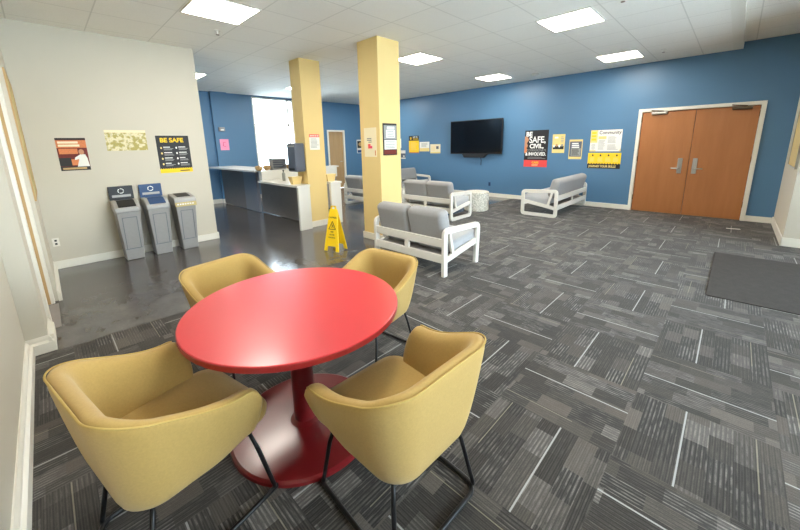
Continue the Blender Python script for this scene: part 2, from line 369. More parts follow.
# double doors
d = thing('door_1', None, None, (0, 0, 0)); d['kind'] = 'structure'
MB().box(-1.61, -1.545, 9.115, 9.25, 0, 2.19).box(.22, .285, 9.115, 9.25, 0, 2.19).box(-1.545, .22, 9.115, 9.25, 2.125, 2.19).build('door_frame', 'trim', d, bevel=.004)
MB().box(-1.5, .2, 9.13, 9.25, .0, .012).build('threshold', 'dark_steel', d)
lx = [(-1.54, -.666), (-.660, .215)]
for i, (a, b) in enumerate(lx):
    L = MB().box(a, b, 9.15, 9.195, .012, 2.12).build('door_leaf', 'door_wood', d, bevel=.003)
    hx = -.80 if i == 0 else -.565
    s = -1 if i == 0 else 1
    h = MB().box(hx - .038, hx + .038, 9.135, 9.15, .86, 1.17).build('lock_plate', 'steel', L, bevel=.008)
    MB().tube([(hx, 9.14, .965), (hx, 9.09, .965), (hx + s * .02, 9.085, .965), (hx + s * .13, 9.085, .965)], .012).build('lever_handle', 'steel', h, smooth=True)
    cxx = -1.38 if i == 0 else -.16
    cl = MB().box(cxx, cxx + .27, 9.09, 9.15, 2.06, 2.115).build('door_closer', 'steel' if i == 0 else 'dark_steel', L, bevel=.012)
    MB().tube([(cxx + .2, 9.10, 2.12), (cxx + .06, 9.02, 2.135), (cxx + .0, 9.11, 2.15)], .01).build('closer_arm', 'dark_steel', cl)
    for z in (.25, 1.1, 1.92):
        ex = -1.543 if i == 0 else .218
        MB().box(ex - .01, ex + .01, 9.135, 9.16, z, z + .11).build('hinge', 'brass', L)

# pillars
def pillar(x0, x1, y0, y1, n):
    o = struct('pillar_%d' % n, MB().box(x0, x1, y0, y1, 0, CZ), 'yellow', bevel=.004)
    o.name = 'pillar'
    t = .02
    MB().box(x0 - t, x1 + t, y0 - t, y0, 0, .115).box(x0 - t, x1 + t, y1, y1 + t, 0, .115).box(x0 - t, x0, y0, y1, 0, .115).box(x1, x1 + t, y0, y1, 0, .115).build('baseboard', 'trim', o, bevel=.004)
pillar(-4.43, -3.97, 3.70, 4.16, 1)
pillar(-6.17, -5.82, 3.50, 3.93, 2)

# ------------------------------------------------------------------ ceiling fittings
LIGHTS = [(-4.485, 1.73, 'lit square ceiling panel light nearest the camera above the tile floor'),
          (-1.80, 5.20, 'lit square ceiling panel light over the open carpet, largest on the right'),
          (-1.83, 8.02, 'lit square ceiling panel light close to the blue wall left of the double doors'),
          (-4.485, 5.22, 'lit square ceiling panel light just right of the nearer yellow pillar top'),
          (-4.485, 8.02, 'lit square ceiling panel light close to the blue wall above the television'),
          (-8.625, 2.43, 'lit square ceiling panel light beside the end of the white poster wall'),
          (-8.625, 5.22, 'lit square ceiling panel light peeking out left of the far yellow pillar'),
          (-1.725, 1.73, None), (-8.625, 8.02, None)]
lt = None
for x, y, lab in LIGHTS:
    if lt is None:
        lt = thing('ceiling_light', lab, 'ceiling light', (x, y, CZ), 0, 'square ceiling panel lights')
        MB().box(-.335, .335, -.335, -.315, -.012, .0).box(-.335, .335, .315, .335, -.012, .0).box(-.335, -.315, -.315, .315, -.012, .0).box(.315, .335, -.315, .315, -.012, .0).build('frame', 'white', lt)
        MB().box(-.315, .315, -.315, .315, -.008, -.002).build('diffuser', 'lamp', lt)
    else:
        dup(lt, (x, y, CZ), 0, lab or ('lit square ceiling panel light straight above the red table' if x > -2 else 'lit square ceiling panel light hidden behind the yellow pillars'))
def sprinkler(x, y, lab):
    t = thing('ceiling_sprinkler', lab, 'sprinkler', (x, y, CZ), 0, 'ceiling sprinklers')
    MB().lathe([(0, 0), (.04, 0), (.04, -.006), (.012, -.01), (.012, -.05), (0, -.05)], 16).build('escutcheon', 'white', t)
    MB().lathe([(0, -.052), (.022, -.052), (.022, -.056), (0, -.056)], 12).build('deflector', 'dark_steel', t)
sprinkler(-1.13, 5.18 - .35, 'small ceiling sprinkler head right of the largest right-hand light')
sprinkler(-1.16, 8.03, 'small ceiling sprinkler head near the blue wall above the double doors')
sprinkler(-5.25, 1.95, 'small ceiling sprinkler head between the nearest light and the white wall')
t = thing('smoke_detector', 'round white smoke detector on ceiling near blue wall above the black poster', 'detector', (-3.63, 8.42, CZ))
MB().lathe([(0, 0), (.09, 0), (.095, -.02), (.07, -.045), (0, -.05)], 28).build('housing', 'white', t, smooth=True)
MB().lathe([(.072, -.03), (.08, -.034), (.085, -.026)], 28).build('vent_ring', 'grey_dark', t)

# ------------------------------------------------------------------ red table
TC = (-1.58, .82)
t = thing('round_table', 'round red pedestal table with glossy top, four mustard chairs around it', 'table', (TC[0], TC[1], .003))
MB().lathe([(0, .703), (.535, .703), (.545, .71), (.545, .732), (.540, .7355)], 96).build('table_edge', 'red_edge', t, smooth=False)
MB().lathe([(0, .7375), (.5385, .7375), (.542, .7355), (.542, .734)], 96).build('tabletop', 'red', t)
MB().lathe([(0, .70), (.2, .70), (.2, .69), (.065, .675), (.06, .66), (.06, .045), (.085, .03), (0, .03)], 40).build('pedestal', 'red_metal', t, smooth=False)
MB().lathe([(0, .028), (.385, .024), (.398, .016), (.40, 0), (0, 0)], 96).build('base_plate', 'red_metal', t)

# ------------------------------------------------------------------ tub chair
def tub_plan(s, hw_b, hw_f, yb, yf, rc):
    """point on a U (s in 0..1: right arm front -> back -> left arm front)"""
    side = yf - yb - rc; arc = PI / 2 * rc; back = 2 * (hw_b - rc); tot = 2 * side + 2 * arc + back
    d = s * tot; m = False
    if d > tot / 2: d = tot - d; m = True
    if d < side:
        f = d / side; x = hw_f + (hw_b - hw_f) * f; y = yf - d; n = (1, 0)
    elif d < side + arc:
        a = (d - side) / rc; x = hw_b - rc + rc * math.cos(a); y = yb + rc - rc * math.sin(a); n = (math.cos(a), -math.sin(a))
    else:
        x = hw_b - rc - (d - side - arc); y = yb; n = (0, -1)
    dist = d
    if m: x = -x; n = (-n[0], n[1])
    return x, y, n, dist, side, arc
def smooth01(t): t = max(0, min(1, t)); return t * t * (3 - 2 * t)
ZB, ZA = .735, .605
def rim_z(dist, side, arc):
    t = smooth01((dist - side * .25) / (side * .75 + arc * .8))
    z = ZA + (ZB - ZA) * t
    r = .065
    if dist < r: z -= (r - math.sqrt(max(0, r * r - (r - dist) ** 2))) * 1.25
    return z
def chair_shell():
    mb = MB(); b = mb.b; N = 64; secs = []
    for i in range(N + 1):
        s = i / N
        xt, yt, n, dist, side, arc = tub_plan(s, .300, .315, -.290, .185, .14)
        xb, yb_, nb, *_ = tub_plan(s, .205, .215, -.225, .17, .10)
        zt = rim_z(dist, side, arc)
        zb = .310 + .03 * (1 - smooth01(dist / .2))
        th = .058
        prof = []
        # outer surface from the bottom up
        for f in (0, .12, .3, .5, .7, .86, .95):
            k = f ** .62
            z = zb + (zt - zb) * f
            prof.append((xb + (xt - xb) * k, yb_ + (yt - yb_) * k, z))
        o = Vector((xt, yt, zt)); nn = Vector((n[0], n[1], 0))
        prof.append(tuple(o - nn * .010 + Vector((0, 0, -.003))))
        prof.append(tuple(o - nn * .030))
        prof.append(tuple(o - nn * .052 + Vector((0, 0, -.010))))
        for f in (.86, .6, .3):
            k = f ** .8; z = .40 + (zt - .40) * f if zt > .42 else zt - (1 - f) * .02
            p = Vector((xb + (xt - xb) * (k ** .7), yb_ + (yt - yb_) * (k ** .7), z)) - nn * (th + .006)
            prof.append(tuple(p))
        prof.append((xb * .86, yb_ * .86, .36))
        prof.append((xb * .8, yb_ * .8, zb + .005))
        secs.append([b.verts.new(p) for p in prof])
    K = len(secs[0])
    for A, B in zip(secs, secs[1:]):
        for k in range(K): b.faces.new((A[k], A[(k + 1) % K], B[(k + 1) % K], B[k]))
    b.faces.new(secs[0][::-1]); b.faces.new(secs[-1])
    return mb
def make_chair(name, lab):
    t = thing(name, lab, 'chair', (0, 0, .003), 0, 'mustard tub chairs around the red table')
    chair_shell().build('shell', 'mustard', t, smooth=True, sub=1)
    # piping along the outer rim
    pts = []
    for i in range(3, 94):
        x, y, n, dist, side, arc = tub_plan(i / 96, .300, .315, -.290, .185, .14)
        pts.append((x - n[0] * .004, y - n[1] * .004, rim_z(dist, side, arc) - .006))
    MB().tube(pts, .0035, 6).build('piping', 'piping', t, smooth=True)
    # seat cushion
    mb = MB(); b = mb.b
    def rr(hw, y0, y1, r, z, n=6):
        P = []
        for cx, cy, a0 in ((hw - r, y1 - r, 0), (-hw + r, y1 - r, PI / 2), (-hw + r, y0 + r, PI), (hw - r, y0 + r, 3 * PI / 2)):
            for k in range(n + 1): P.append((cx + r * math.cos(a0 + k * PI / 2 / n), cy + r * math.sin(a0 + k * PI / 2 / n), z))
        return [b.verts.new(p) for p in P]
    L = [rr(.165, -.19, .19, .07, .318), rr(.20, -.20, .235, .08, .345), rr(.238, -.205, .262, .08, .385), rr(.242, -.21, .266, .08, .41), rr(.236, -.205, .258, .08, .428), rr(.20, -.18, .22, .08, .44), rr(.12, -.12, .14, .06, .443)]
    for A, B in zip(L, L[1:]):
        for k in range(len(A)): b.faces.new((A[k], A[(k + 1) % len(A)], B[(k + 1) % len(A)], B[k]))
    b.faces.new(L[0][::-1]); b.faces.new(L[-1])
    mb.build('seat', 'mustard', t, smooth=True)
    # steel sled frame
    for sx in (1, -1):
        MB().tube([(sx * .185, .17, .33), (sx * .205, .19, .24), (sx * .225, .23, .03), (sx * .228, .232, .012)], .009).build('leg', 'black_metal', t, smooth=True)
        MB().tube([(sx * .175, -.17, .33), (sx * .195, -.19, .24), (sx * .228, -.228, .03), (sx * .23, -.23, .012)], .009).build('leg', 'black_metal', t, smooth=True)
    run = [(.228, .25, .010), (.23, .15, .010), (.232, 0, .010), (.232, -.16, .010)]
    for k in range(1, 8):
        a = k / 8 * PI / 2; run.append((.172 + .06 * math.cos(a), -.19 - .06 * math.sin(a), .010))
    run.append((0, -.25, .010))
    full = run + [(-x, y, z) for x, y, z in run[:-1][::-1]]
    MB().tube(full, .010).build('floor_runner', 'black_metal', t, smooth=True)
    return t
CH = [((-1.52, .215), 11, 'mustard tub chair in the left foreground, back towards the white wall'),
      ((-.925, .905), 88, 'mustard tub chair in the right foreground, back towards the open carpet'),
      ((-1.80, 1.54), 187, 'mustard tub chair behind the red table on the side of the grey sofa'),
      ((-2.45, .83), -80, 'mustard tub chair behind the red table on the side of the bins')]
c0 = None
for (x, y), a, lab in CH:
    if c0 is None:
        c0 = make_chair('tub_chair', lab); c0.location = (x, y, .003); c0.rotation_euler.z = math.radians(a); c0.scale = (1.07, 1.07, 1.05)
    else:
        o = dup(c0, (x, y, .003), math.radians(a), lab)
        if y > .8 and x < -1.2 or x < -2: o.scale = (.98, .98, .99)

# ------------------------------------------------------------------ sofas
def rounded(pts, rad, closed=False, n=5):
    out = []; N = len(pts)
    for i, p in enumerate(pts):
        if not closed and i in (0, N - 1): out.append(p); continue
        P = Vector(p); A = Vector(pts[i - 1]); B = Vector(pts[(i + 1) % N])
        a = (A - P).normalized(); b = (B - P).normalized(); ang = a.angle(b) / 2; L = rad / math.tan(ang)
        s = P + a * L; e = P + b * L
        for k in range(n + 1):
            f = k / n; q = (1 - f) ** 2 * s + 2 * f * (1 - f) * P + f * f * e; out.append((q.x, q.y))
    return out
def sofa(lab, loc, rz, L, closed, ncush=2):
    t = thing('sofa', lab, 'sofa', loc, rz, 'grey cushioned sofas with white frames')
    h = L / 2
    for sx in (-1, 1):
        x0, x1 = (h - .045, h) if sx > 0 else (-h, -h + .045)
        if closed: path = rounded([(.035, .035), (.035, .555), (.735, .52), (.735, .035)], .05, True)
        else: path = rounded([(.035, 0), (.035, .555), (.755, .52), (.725, 0)], .06)
        f = MB().ribbon(path, .07, x0, x1, closed)
        f.ribbon([(.05, .20), (.70, .31)], .07, x0 + .003, x1 - .003)
        f.ribbon([(.12, .54), (.20, .235)], .045, x0 + .004, x1 - .004)
        f.build('end_frame', 'white', t, bevel=.006, seg=2)
    for z in ((.36, .46), (.165, .265)):
        MB().box(-h + .04, h - .04, .008, .045, *z).build('back_rail', 'white', t, bevel=.005)
    MB().box(-.035, .035, .012, .04, .265, .36).build('back_post', 'white', t)
    MB().box(-h + .04, h - .04, .67, .705, .235, .32).build('front_rail', 'white', t, bevel=.005)
    MB().box(-h + .04, h - .04, .06, .64, .235, .25, R('X', 9.5)).build('seat_deck', 'dark_panel', t)  # dark deck colour stands in for the shade under the seat
    W = (L - .09) / ncush
    for k in range(ncush):
        a = -h + .045 + k * W + .002; b = a + W - .004
        MB().box(a, b, .20, .78, .28, .41, R('X', 8.5)).build('seat_cushion', 'seat_fabric', t, bevel=.045, seg=5)
        MB().box(a, b, .03, .21, .40, .80, R('X', 14)).build('back_cushion', 'grey_fabric', t, bevel=.07, seg=6)
    return t
sofa('grey two-cushion sofa on separate legs, nearest sofa beside the yellow pillar', (-2.89, 3.09, .003), 0, 1.22, False)
sofa('grey sofa turned away from the camera, directly behind the nearest sofa, beside the speckled drum', (-4.66, 5.60, .003), 0, 1.38, True)
sofa('grey sofa turned away, seen in the gap between the two yellow pillars', (-6.46, 5.60, .0), 0, 2.1, True, 3)
sofa('grey sofa standing end-on against the blue wall below the posters', (-2.48, 8.16, .003), PI / 2, 1.92, True, 1)
sofa('grey sofa half hidden beside the nearer pillar, end against the far blue wall', (-7.93, 8.05, .0), -PI / 2, 1.75, True)
o = MB().lathe([(0, 0), (.27, 0), (.285, .02), (.285, .43), (.275, .445), (0, .447)], 48).build('drum_table', 'stone', loc=(-4.28, 7.06, .003), smooth=False)
tag(o, 'speckled stone-look drum side table behind the arm of the middle sofa', 'side table')

# ------------------------------------------------------------------ kitchen counter
t = thing('serving_counter', 'L-shaped white-topped counter with dark panels, wrapped round the far pillar', 'counter', (0, 0, 0))
MB().box(-7.36, -6.19, 3.2, 4.22, .82, .86).box(-6.19, -5.72, 3.2, 3.48, .82, .86).box(-6.19, -5.72, 3.95, 4.22, .82, .86).build('countertop', 'counter', t)
MB().box(-5.79, -5.73, 3.23, 3.475, 0, .82).build('end_panel', 'counter', t); MB().box(-5.79, -5.73, 3.955, 4.2, 0, .82).build('end_panel', 'counter', t)
MB().box(-8.2, -6.19, 3.62, 3.66, .02, .82).build('front_panel', 'dark_panel', t)
MB().box(-7.5, -7.36, 3.30, 5.3, .80, 1.04).build('ledge_wall', 'counter', t); MB().box(-7.48, -7.38, 3.68, 5.28, .0, .80).build('ledge_base', 'dark_panel', t)
MB().box(-7.62, -7.34, 3.28, 5.35, 1.04, 1.07).build('ledge_top', 'counter', t)
MB().box(-10.58, -7.62, 3.25, 3.95, 1.03, 1.07).build('bar_top', 'counter', t)
MB().box(-10.5, -8.95, 3.55, 3.6, .02, 1.03).build('bar_front', 'dark_panel', t)
MB().box(-8.95, -8.2, 3.53, 3.6, .02, 1.03).build('corner_panel', 'grey_panel', t)
# things on and by the counter
x, y = -6.85, 3.55
t = thing('soap_bottle', 'grey pump bottle standing on the lower white counter', 'bottle', (x, y, .86))
MB().lathe([(0, 0), (.033, 0), (.035, .01), (.035, .15), (.03, .17), (.012, .185), (.012, .2), (0, .2)], 20).build('body', 'clear', t, smooth=True)
MB().lathe([(0, .2), (.016, .2), (.016, .23), (0, .23)], 12).build('pump_head', 'black', t)
t = thing('paper_towel_dispenser', 'dark grey paper towel dispenser on the side of the far yellow pillar', 'dispenser', (-5.985, 3.50, 1.10))
MB().box(-.15, .15, -.22, -.003, 0, .53).build('housing', 'grey_dark', t, bevel=.03, seg=3)
MB().box(-.10, .10, -.224, -.216, .03, .07).build('towel_slot', 'black', t)
MB().box(-.13, .13, -.225, -.215, .46, .49).build('status_strip', 'grey_plastic_light', t)
t = thing('louvered_box', 'grey slatted metal box on the raised ledge before the window', 'box', (-7.47, 3.75, 1.07))
MB().box(-.08, .08, -.17, .17, 0, .025).box(-.08, .08, -.17, .17, .22, .25).box(-.08, .08, -.17, -.15, 0, .25).box(-.08, .08, .15, .17, 0, .25).box(-.08, -.06, -.15, .15, 0, .25).build('case', 'grey_plastic', t)
MB().box(.05, .07, -.15, .15, .05, .075).box(.05, .07, -.15, .15, .10, .125).box(.05, .07, -.15, .15, .15, .175).box(.05, .07, -.15, .15, .19, .21).build('slats', 'grey_dark', t)
bl = None
for k, (yy, lab) in enumerate(((3.30, 'small round tan bowl on the counter ledge, leftmost of the row'), (3.48, 'small round tan bowl on the counter ledge, second from the left'),
                (4.02, 'small tan bowl on the counter ledge right of the slatted box'), (4.30, 'small tan bowl on the ledge beside the towel dispenser'))):
    if bl is None:
        bl = thing('bowl', lab, 'bowl', (-7.46, yy, 1.07), 0, 'tan bowls on the counter ledge')
        MB().lathe([(0, 0), (.04, 0), (.075, .03), (.08, .075), (.07, .1), (.02, .11), (0, .11)], 24).build('bowl_body', 'wood_edge', bl, smooth=True)
    else: dup(bl, (-7.46, yy, 1.07), 0, lab)
for nm, (x, y), lab in (('planter_box', (-6.03, 3.36), 'flared yellow box on the counter left of the far pillar'), ('planter_box', (-5.93, 4.08), 'flared yellow box on the counter right of the far pillar')):
    t = thing(nm, lab, 'box', (x, y, .86), 0, 'flared yellow boxes on the counter')
    MB().frustum((-.05, .05, -.08, .08), (-.07, .07, -.11, .11), 0, .13).build('box_body', 'yellow', t)
    MB().box(-.074, .074, -.114, .114, .13, .145).build('rim', 'yellow', t)

# wet floor sign
t = thing('wet_floor_sign', 'yellow folding wet floor caution sign standing on the dark tile', 'sign', (-4.205, 2.925, 0), math.radians(16))
for s in (-1, 1):
    mb = MB(); b = mb.b
    out = [(-.140, 0), (-.132, .08), (-.075, .60), (-.066, .64), (.066, .64), (.075, .60), (.132, .08), (.140, 0), (.080, 0), (.072, .075), (-.072, .075), (-.080, 0)]
    mb.prism(out, 'y', -.008, .008)
    ang = math.atan2(.105, .63)
    bmesh.ops.rotate(b, verts=b.verts, cent=(0, 0, .64), matrix=Matrix.Rotation(-s * ang, 3, 'X'))
    leaf = mb.build('sign_panel', 'sign_yellow', t, bevel=.004, seg=1)
    if s == -1:
        pn = leaf
mb = MB(); mb.box(-.045, -.03, -.012, .012, .63, .69).box(.03, .045, -.012, .012, .63, .69).box(-.045, .045, -.012, .012, .675, .69)
mb.build('handle', 'sign_yellow', t)
ang = math.atan2(.105, .63)
def leafT(o):   # move a flat print (built at y = -.0095) on to the camera-side panel
    o.data.transform(Matrix.Translation((0, 0, .64)) @ Matrix.Rotation(-ang, 4, 'X') @ Matrix.Translation((0, 0, -.64)))
o = text('CAUTION', .032, 0, .50, 'dark_print', t, y=-.0095, align='CENTER', off=.02); leafT(o)
mb = MB()
P = [(-.062, .335), (.062, .335), (0, .455)]
for i in range(3):
    a = Vector((P[i][0], -.010, P[i][1])); c = Vector((P[(i + 1) % 3][0], -.010, P[(i + 1) % 3][1])); mb.tube([a, c], .005, 6)
mb.tube([(-.01, -.010, .41), (.004, -.010, .385), (-.012, -.010, .36)], .005, 6).tube([(.004, -.010, .385), (.024, -.010, .365)], .005, 6).tube([(-.012, -.010, .395), (.018, -.010, .40)], .004, 6)
o = mb.build('warning_triangle', 'dark_print', t); leafT(o)
for i, s_ in enumerate(('WET', 'FLOOR', 'CUIDADO')):
    o = text(s_, .028, 0, .285 - i * .042, 'dark_print', t, y=-.0095, align='CENTER', off=.02); leafT(o)

# entrance mat and scrap of paper
o = MB().box(-.03, 1.35, 4.45, 6.3, .003, .012).build('entrance_mat', 'mat', bevel=.004); tag(o, 'dark charcoal entrance mat on the striped carpet at the right', 'mat')
o = MB().box(-.09, .09, -.02, .02, 0, .004).build('paper_scrap', 'paper', loc=(.14, 8.2, .003), rz=.25); tag(o, 'small white scrap of paper on the carpet before the double doors', 'paper')

# ------------------------------------------------------------------ bins
def bin_(y, lab, panel, hole, sign):
    t = thing('recycling_bin' if sign else 'waste_bin', lab, 'bin', (-6.21, y, 0), PI / 2, 'slim grey bins along the white wall')
    # local: x across, -y out into the room
    MB().frustum((-.105, .105, -.115, .13), (-.138, .138, -.185, .165), 0, .72).build('body', 'grey_plastic', t, bevel=.012)
    a = math.atan2(.07, .72)
    fp = MB(); fp.box(-.085, -.078, -.004, 0, .18, .64).box(.078, .085, -.004, 0, .18, .64).box(-.085, .085, -.004, 0, .635, .642).box(-.1, .1, -.004, 0, .17, .178)
    f = fp.build('front_moulding', 'grey_dark', t)
    f.data.transform(Matrix.Translation((0, -.117, 0)) @ Matrix.Rotation(math.atan2(.07, .72), 4, 'X'))
    # lid, sloping to the front
    mb = MB(); mb.prism([(-.205, .71), (-.205, .775), (-.06, .86), (.17, .86), (.17, .71)] if sign else [(-.195, .71), (-.195, .80), (-.17, .835), (.15, .875), (.17, .86), (.17, .71)], 'x', -.15, .15)
    lid = mb.build('lid', 'grey_plastic_light', t, bevel=.018, seg=3)
    if sign:
        h = MB().box(-.10, .10, -.17, -.01, 0, .012)
        h = h.build('lid_opening', hole, lid); 
        h.data.transform(Matrix.Translation((0, -.045, .866)) @ Matrix.Rotation(math.atan2(.085, .145) * .85, 4, 'X') @ Matrix.Translation((0, .0, -.004)))
        MB().box(-.10, .10, -.0, .11, .861, .866).build('lid_opening', hole, lid)
        b = MB().box(-.145, .145, .165, .18, .72, 1.055).build('sign_board', panel, t, bevel=.012, seg=3)
        tt = MB(); 
        for k in range(3):
            a0 = k * 2 * PI / 3; tt.tube([(.033 * math.cos(a0 + q), .162, .985 + .033 * math.sin(a0 + q)) for q in (0, .45, .9, 1.35, 1.75)], .006, 6)
        tt.build('recycling_mark', 'white_print', b)
        MB().box(-.11, .11, .161, .165, .895, .93).build('caption_strip', 'grey_plastic_light', b, bevel=.01)
    else:
        MB().box(-.09, .09, -.13, .11, .858, .864, R('X', 7)).build('lid_opening', 'black', lid)
        MB().box(-.145, .145, -.199, -.194, .70, .765).build('caption_label', 'tan', t)
        tt = MB()
        for k in range(7): tt.box(-.12 + k * .034, -.1 + k * .034, -.202, -.198, .725, .745)
        tt.build('caption_print', 'white_print', t)
bin_(.735, 'slim grey bin with a black sign board, leftmost of the three', 'black', 'black', True)
bin_(1.095, 'slim grey bin with a blue sign board, middle of the three', 'blue_plastic', 'blue_plastic', True)
bin_(1.455, 'slim grey bin without a sign board, nearest the white wall end', None, None, False)

# ------------------------------------------------------------------ television
t = thing('television', 'large black flat television on an arm mount on the blue wall', 'television', (-5.58, 9.15, 1.25))
MB().box(-.87, .87, -.13, -.08, 0, .98).build('bezel', 'black', t, bevel=.006)
MB().box(-.85, .85, -.133, -.129, .025, .96).build('screen', 'screen', t)
MB().box(-.3, .3, -.08, -.0, .2, .7).build('wall_mount', 'black', t)
MB().prism([(-.45, 0), (-.38, -.11), (.28, -.11), (.42, 0)], 'y', -.12, -.02).build('soundbar', 'black', t, bevel=.01)
MB().tube([(.15, -.03, -.1), (.17, -.02, -.2), (.16, -.02, -.33)], .008).build('cable', 'black', t)

# ------------------------------------------------------------------ posters (local: x right, z up, -y out of the wall)
def poster(lab, loc, rz, w, h, m, name='poster', cat='poster', group=None, th=.003):
    t = thing(name, lab, cat, loc, rz, group)
    MB().box(0, w, -th, -.0005, 0, h).build('sheet', m, t)
    return t
def band(t, x0, x1, z0, z1, m, name='printed_panel', y=.0035): return MB().box(x0, x1, -y - .001, -y + .0006, z0, z1).build(name, m, t)
def lines(t, x0, x1, z1, n, dz, m='grey_print', hh=.35, y=.0035, name='text_lines'):
    mb = MB()
    for k in range(n):
        e = x1 - (x1 - x0) * random.uniform(0, .3); mb.box(x0, e, -y - .0008, -y + .0006, z1 - k * dz - dz * hh, z1 - k * dz)
    return mb.build(name, m, t)
W = PI / 2
def xp(y): return (-6.42, y)
# white wall
t = poster('maroon and orange event poster with a person in white, leftmost on the white wall', (-6.42, .165, 1.31), W, .30, .43, 'maroon')
band(t, .0, .30, .405, .43, 'dark_print'); band(t, .015, .20, .22, .29, 'orange_print'); band(t, .0, .30, .0, .055, 'dark_print'); band(t, .02, .26, .015, .04, 'wood_edge', y=.0045)
band(t, .0, .3, .30, .40, 'orange_print')
band(t, .0, .12, .06, .17, 'dark_print'); band(t, .12, .20, .07, .15, 'orange_print')
mb = MB(); mb.prism([(.17, .05), (.295, .05), (.285, .16), (.27, .21), (.23, .22), (.16, .17), (.155, .14), (.2, .15)], 'y', -.006, -.003); mb.build('printed_shirt', 'paper', t)
MB().prism([(.235 + .028 * math.cos(a * PI / 8), .245 + .036 * math.sin(a * PI / 8)) for a in range(16)], 'y', -.0065, -.003).build('printed_face', 'skin_print', t)
lines(t, .02, .24, .385, 2, .04, 'cream_paper', .7, .0048)
t = poster('wide olive and cream map sheet hung between two posters on the white wall', (-6.42, .68, 1.56), W, .48, .255, 'map')
MB().box(0, .48, -.0025, -.0005, .255, .29).build('top_margin', 'cream_paper', t)
t = poster('dark poster headed BE SAFE in yellow, with a yellow bottom strip', (-6.42, 1.275, 1.20), W, .45, .575, 'char_paper')
text('BE SAFE', .092, .05, .475, 'yellow_paper', t, off=.03, sx=1.02)
for r in range(4):
    for c_ in range(2):
        x = .055 + c_ * .205; z = .40 - r * .083
        MB().prism([(x + .012 * math.cos(a * PI / 6), z - .012 + .016 * math.sin(a * PI / 6)) for a in range(12)], 'y', -.0045, -.0028).build('icon', 'pale_yellow' if c_ == 0 else 'white_print', t)
        lines(t, x + .03, x + .14, z + .005, 1, .02, 'white_print', .6); lines(t, x + .03, x + .165, z - .02, 2, .017, 'grey_print', .5)
mb = MB().box(0, .45, -.0045, -.0028, 0, .058)
for k in range(15): mb.prism([(k * .03, .057), (k * .03 + .03, .057), (k * .03 + .015, .075)], 'y', -.0045, -.0028)
mb.build('bottom_strip', 'yellow_paper', t); lines(t, .27, .42, .035, 1, .03, 'dark_print', .5, .0048)
# blue wall
def bw(lab, x0, x1, z0, z1, m, **k): return poster(lab, (x0, 9.15, z0), 0, x1 - x0, z1 - z0, m, **k)
t = bw('black poster reading BE SAFE, CIVIL in white over a red strip', -4.11, -3.49, .91, 1.86, 'black_paper')
band(t, 0, .62, 0, .18, 'red_paper'); text('BE', .16, .03, .80, 'white_print', t, off=.03); text('SAFE,', .225, .12, .63, 'white_print', t, off=.02, sx=.84)
text('CIVIL,', .155, .14, .49, 'white_print', t, off=.04, sx=.95); text('COMPASSIONATE', .085, .065, .405, 'grey_print', t, off=.0, sx=.76); text('& INVOLVED.', .115, .035, .30, 'white_print', t, off=.04, sx=.80)
lines(t, .1, .6, .26, 2, .03, 'grey_print', .4); text('CARE', .075, .22, .09, 'yellow_paper', t, off=.02, y=-.0055); lines(t, .22, .42, .07, 2, .03, 'pale_yellow', .4, .0048)
MB().prism([(.0, .55), (.07, .5), (.09, .56), (.06, .62), (.11, .70), (.08, .78), (.0, .80)], 'y', -.0045, -.0028).build('printed_figure', 'skin_print', t)
MB().prism([(.0, .36), (.05, .36), (.08, .44), (.04, .54), (0, .55)], 'y', -.0045, -.0028).build('printed_figure', 'orange_print', t)
t = bw('small pale yellow flyer with a photo strip, right of the black poster', -3.385, -3.085, 1.275, 1.735, 'pale_yellow')
band(t, .02, .28, .09, .17, 'dark_print'); lines(t, .05, .15, .40, 1, .05, 'white_print', .8); lines(t, .2, .27, .40, 4, .04, 'grey_print', .4)
for k in range(4): MB().prism([(.045 + k * .065 + .024 * math.cos(a * PI / 5), .17 + (.02 if k % 2 else 0) + .034 * math.sin(a * PI / 5)) for a in range(10)], 'y', -.0055, -.004).build('printed_figure', ('paper', 'skin_print', 'white_print', 'grey_print')[k], t)
t = bw('small grey flyer with pale yellow edges, left of the wide notices', -2.975, -2.675, 1.125, 1.595, 'pale_yellow')
band(t, .015, .285, .06, .425, 'grey_dark'); band(t, .05, .27, .08, .26, 'grey_print', y=.0045); lines(t, .06, .25, .39, 3, .045, 'white_print', .6, .0055); lines(t, .07, .25, .24, 6, .026, 'dark_print', .4, .0058)
t = bw('wide white notice with yellow left column and dark heading, above the yellow banner', -2.51, -1.875, 1.31, 1.795, 'paper')
band(t, 0, .15, .20, .485, 'pale_yellow'); band(t, 0, .13, .0, .03, 'pale_yellow'); band(t, .165, .33, .28, .345, 'pale_yellow'); text('Community', .105, .175, .39, 'dark_print', t, off=.01, sx=.88)
lines(t, .03, .13, .17, 6, .023, 'grey_print'); lines(t, .17, .32, .255, 9, .025, 'grey_print'); lines(t, .36, .55, .33, 6, .025, 'grey_print'); lines(t, .36, .58, .15, 5, .025, 'grey_print')
for k in range(3): band(t, .02, .12, .25 + k * .075, .30 + k * .075, 'yellow_paper', y=.0045)
MB().prism([(.60, 0), (.635, 0), (.635, .07)], 'y', -.0045, -.0028).build('printed_corner', 'pale_yellow', t)
t = bw('wide yellow banner with black lower strip, below the white notice', -2.53, -1.85, .915, 1.275, 'yellow_paper')
mb = MB().box(0, .68, -.0045, -.0028, 0, .10)
for k in range(12): mb.prism([(k * .0567, .099), (k * .0567 + .0567, .099), (k * .0567 + .028, .125)], 'y', -.0045, -.0028)
mb.build('bottom_strip', 'black_paper', t); text('JOURNEY YOUR SKILLS', .068, .03, .028, 'pale_yellow', t, off=.03, sx=.80)
for k in range(4):
    MB().prism([(.10 + k * .165 + .018 * math.cos(a * PI / 4), .305 + .022 * math.sin(a * PI / 4)) for a in range(8)], 'y', -.0045, -.0028).build('icon', 'dark_print', t)
    lines(t, .05 + k * .16, .16 + k * .16, .25, 4, .025, 'pale_yellow', .4)
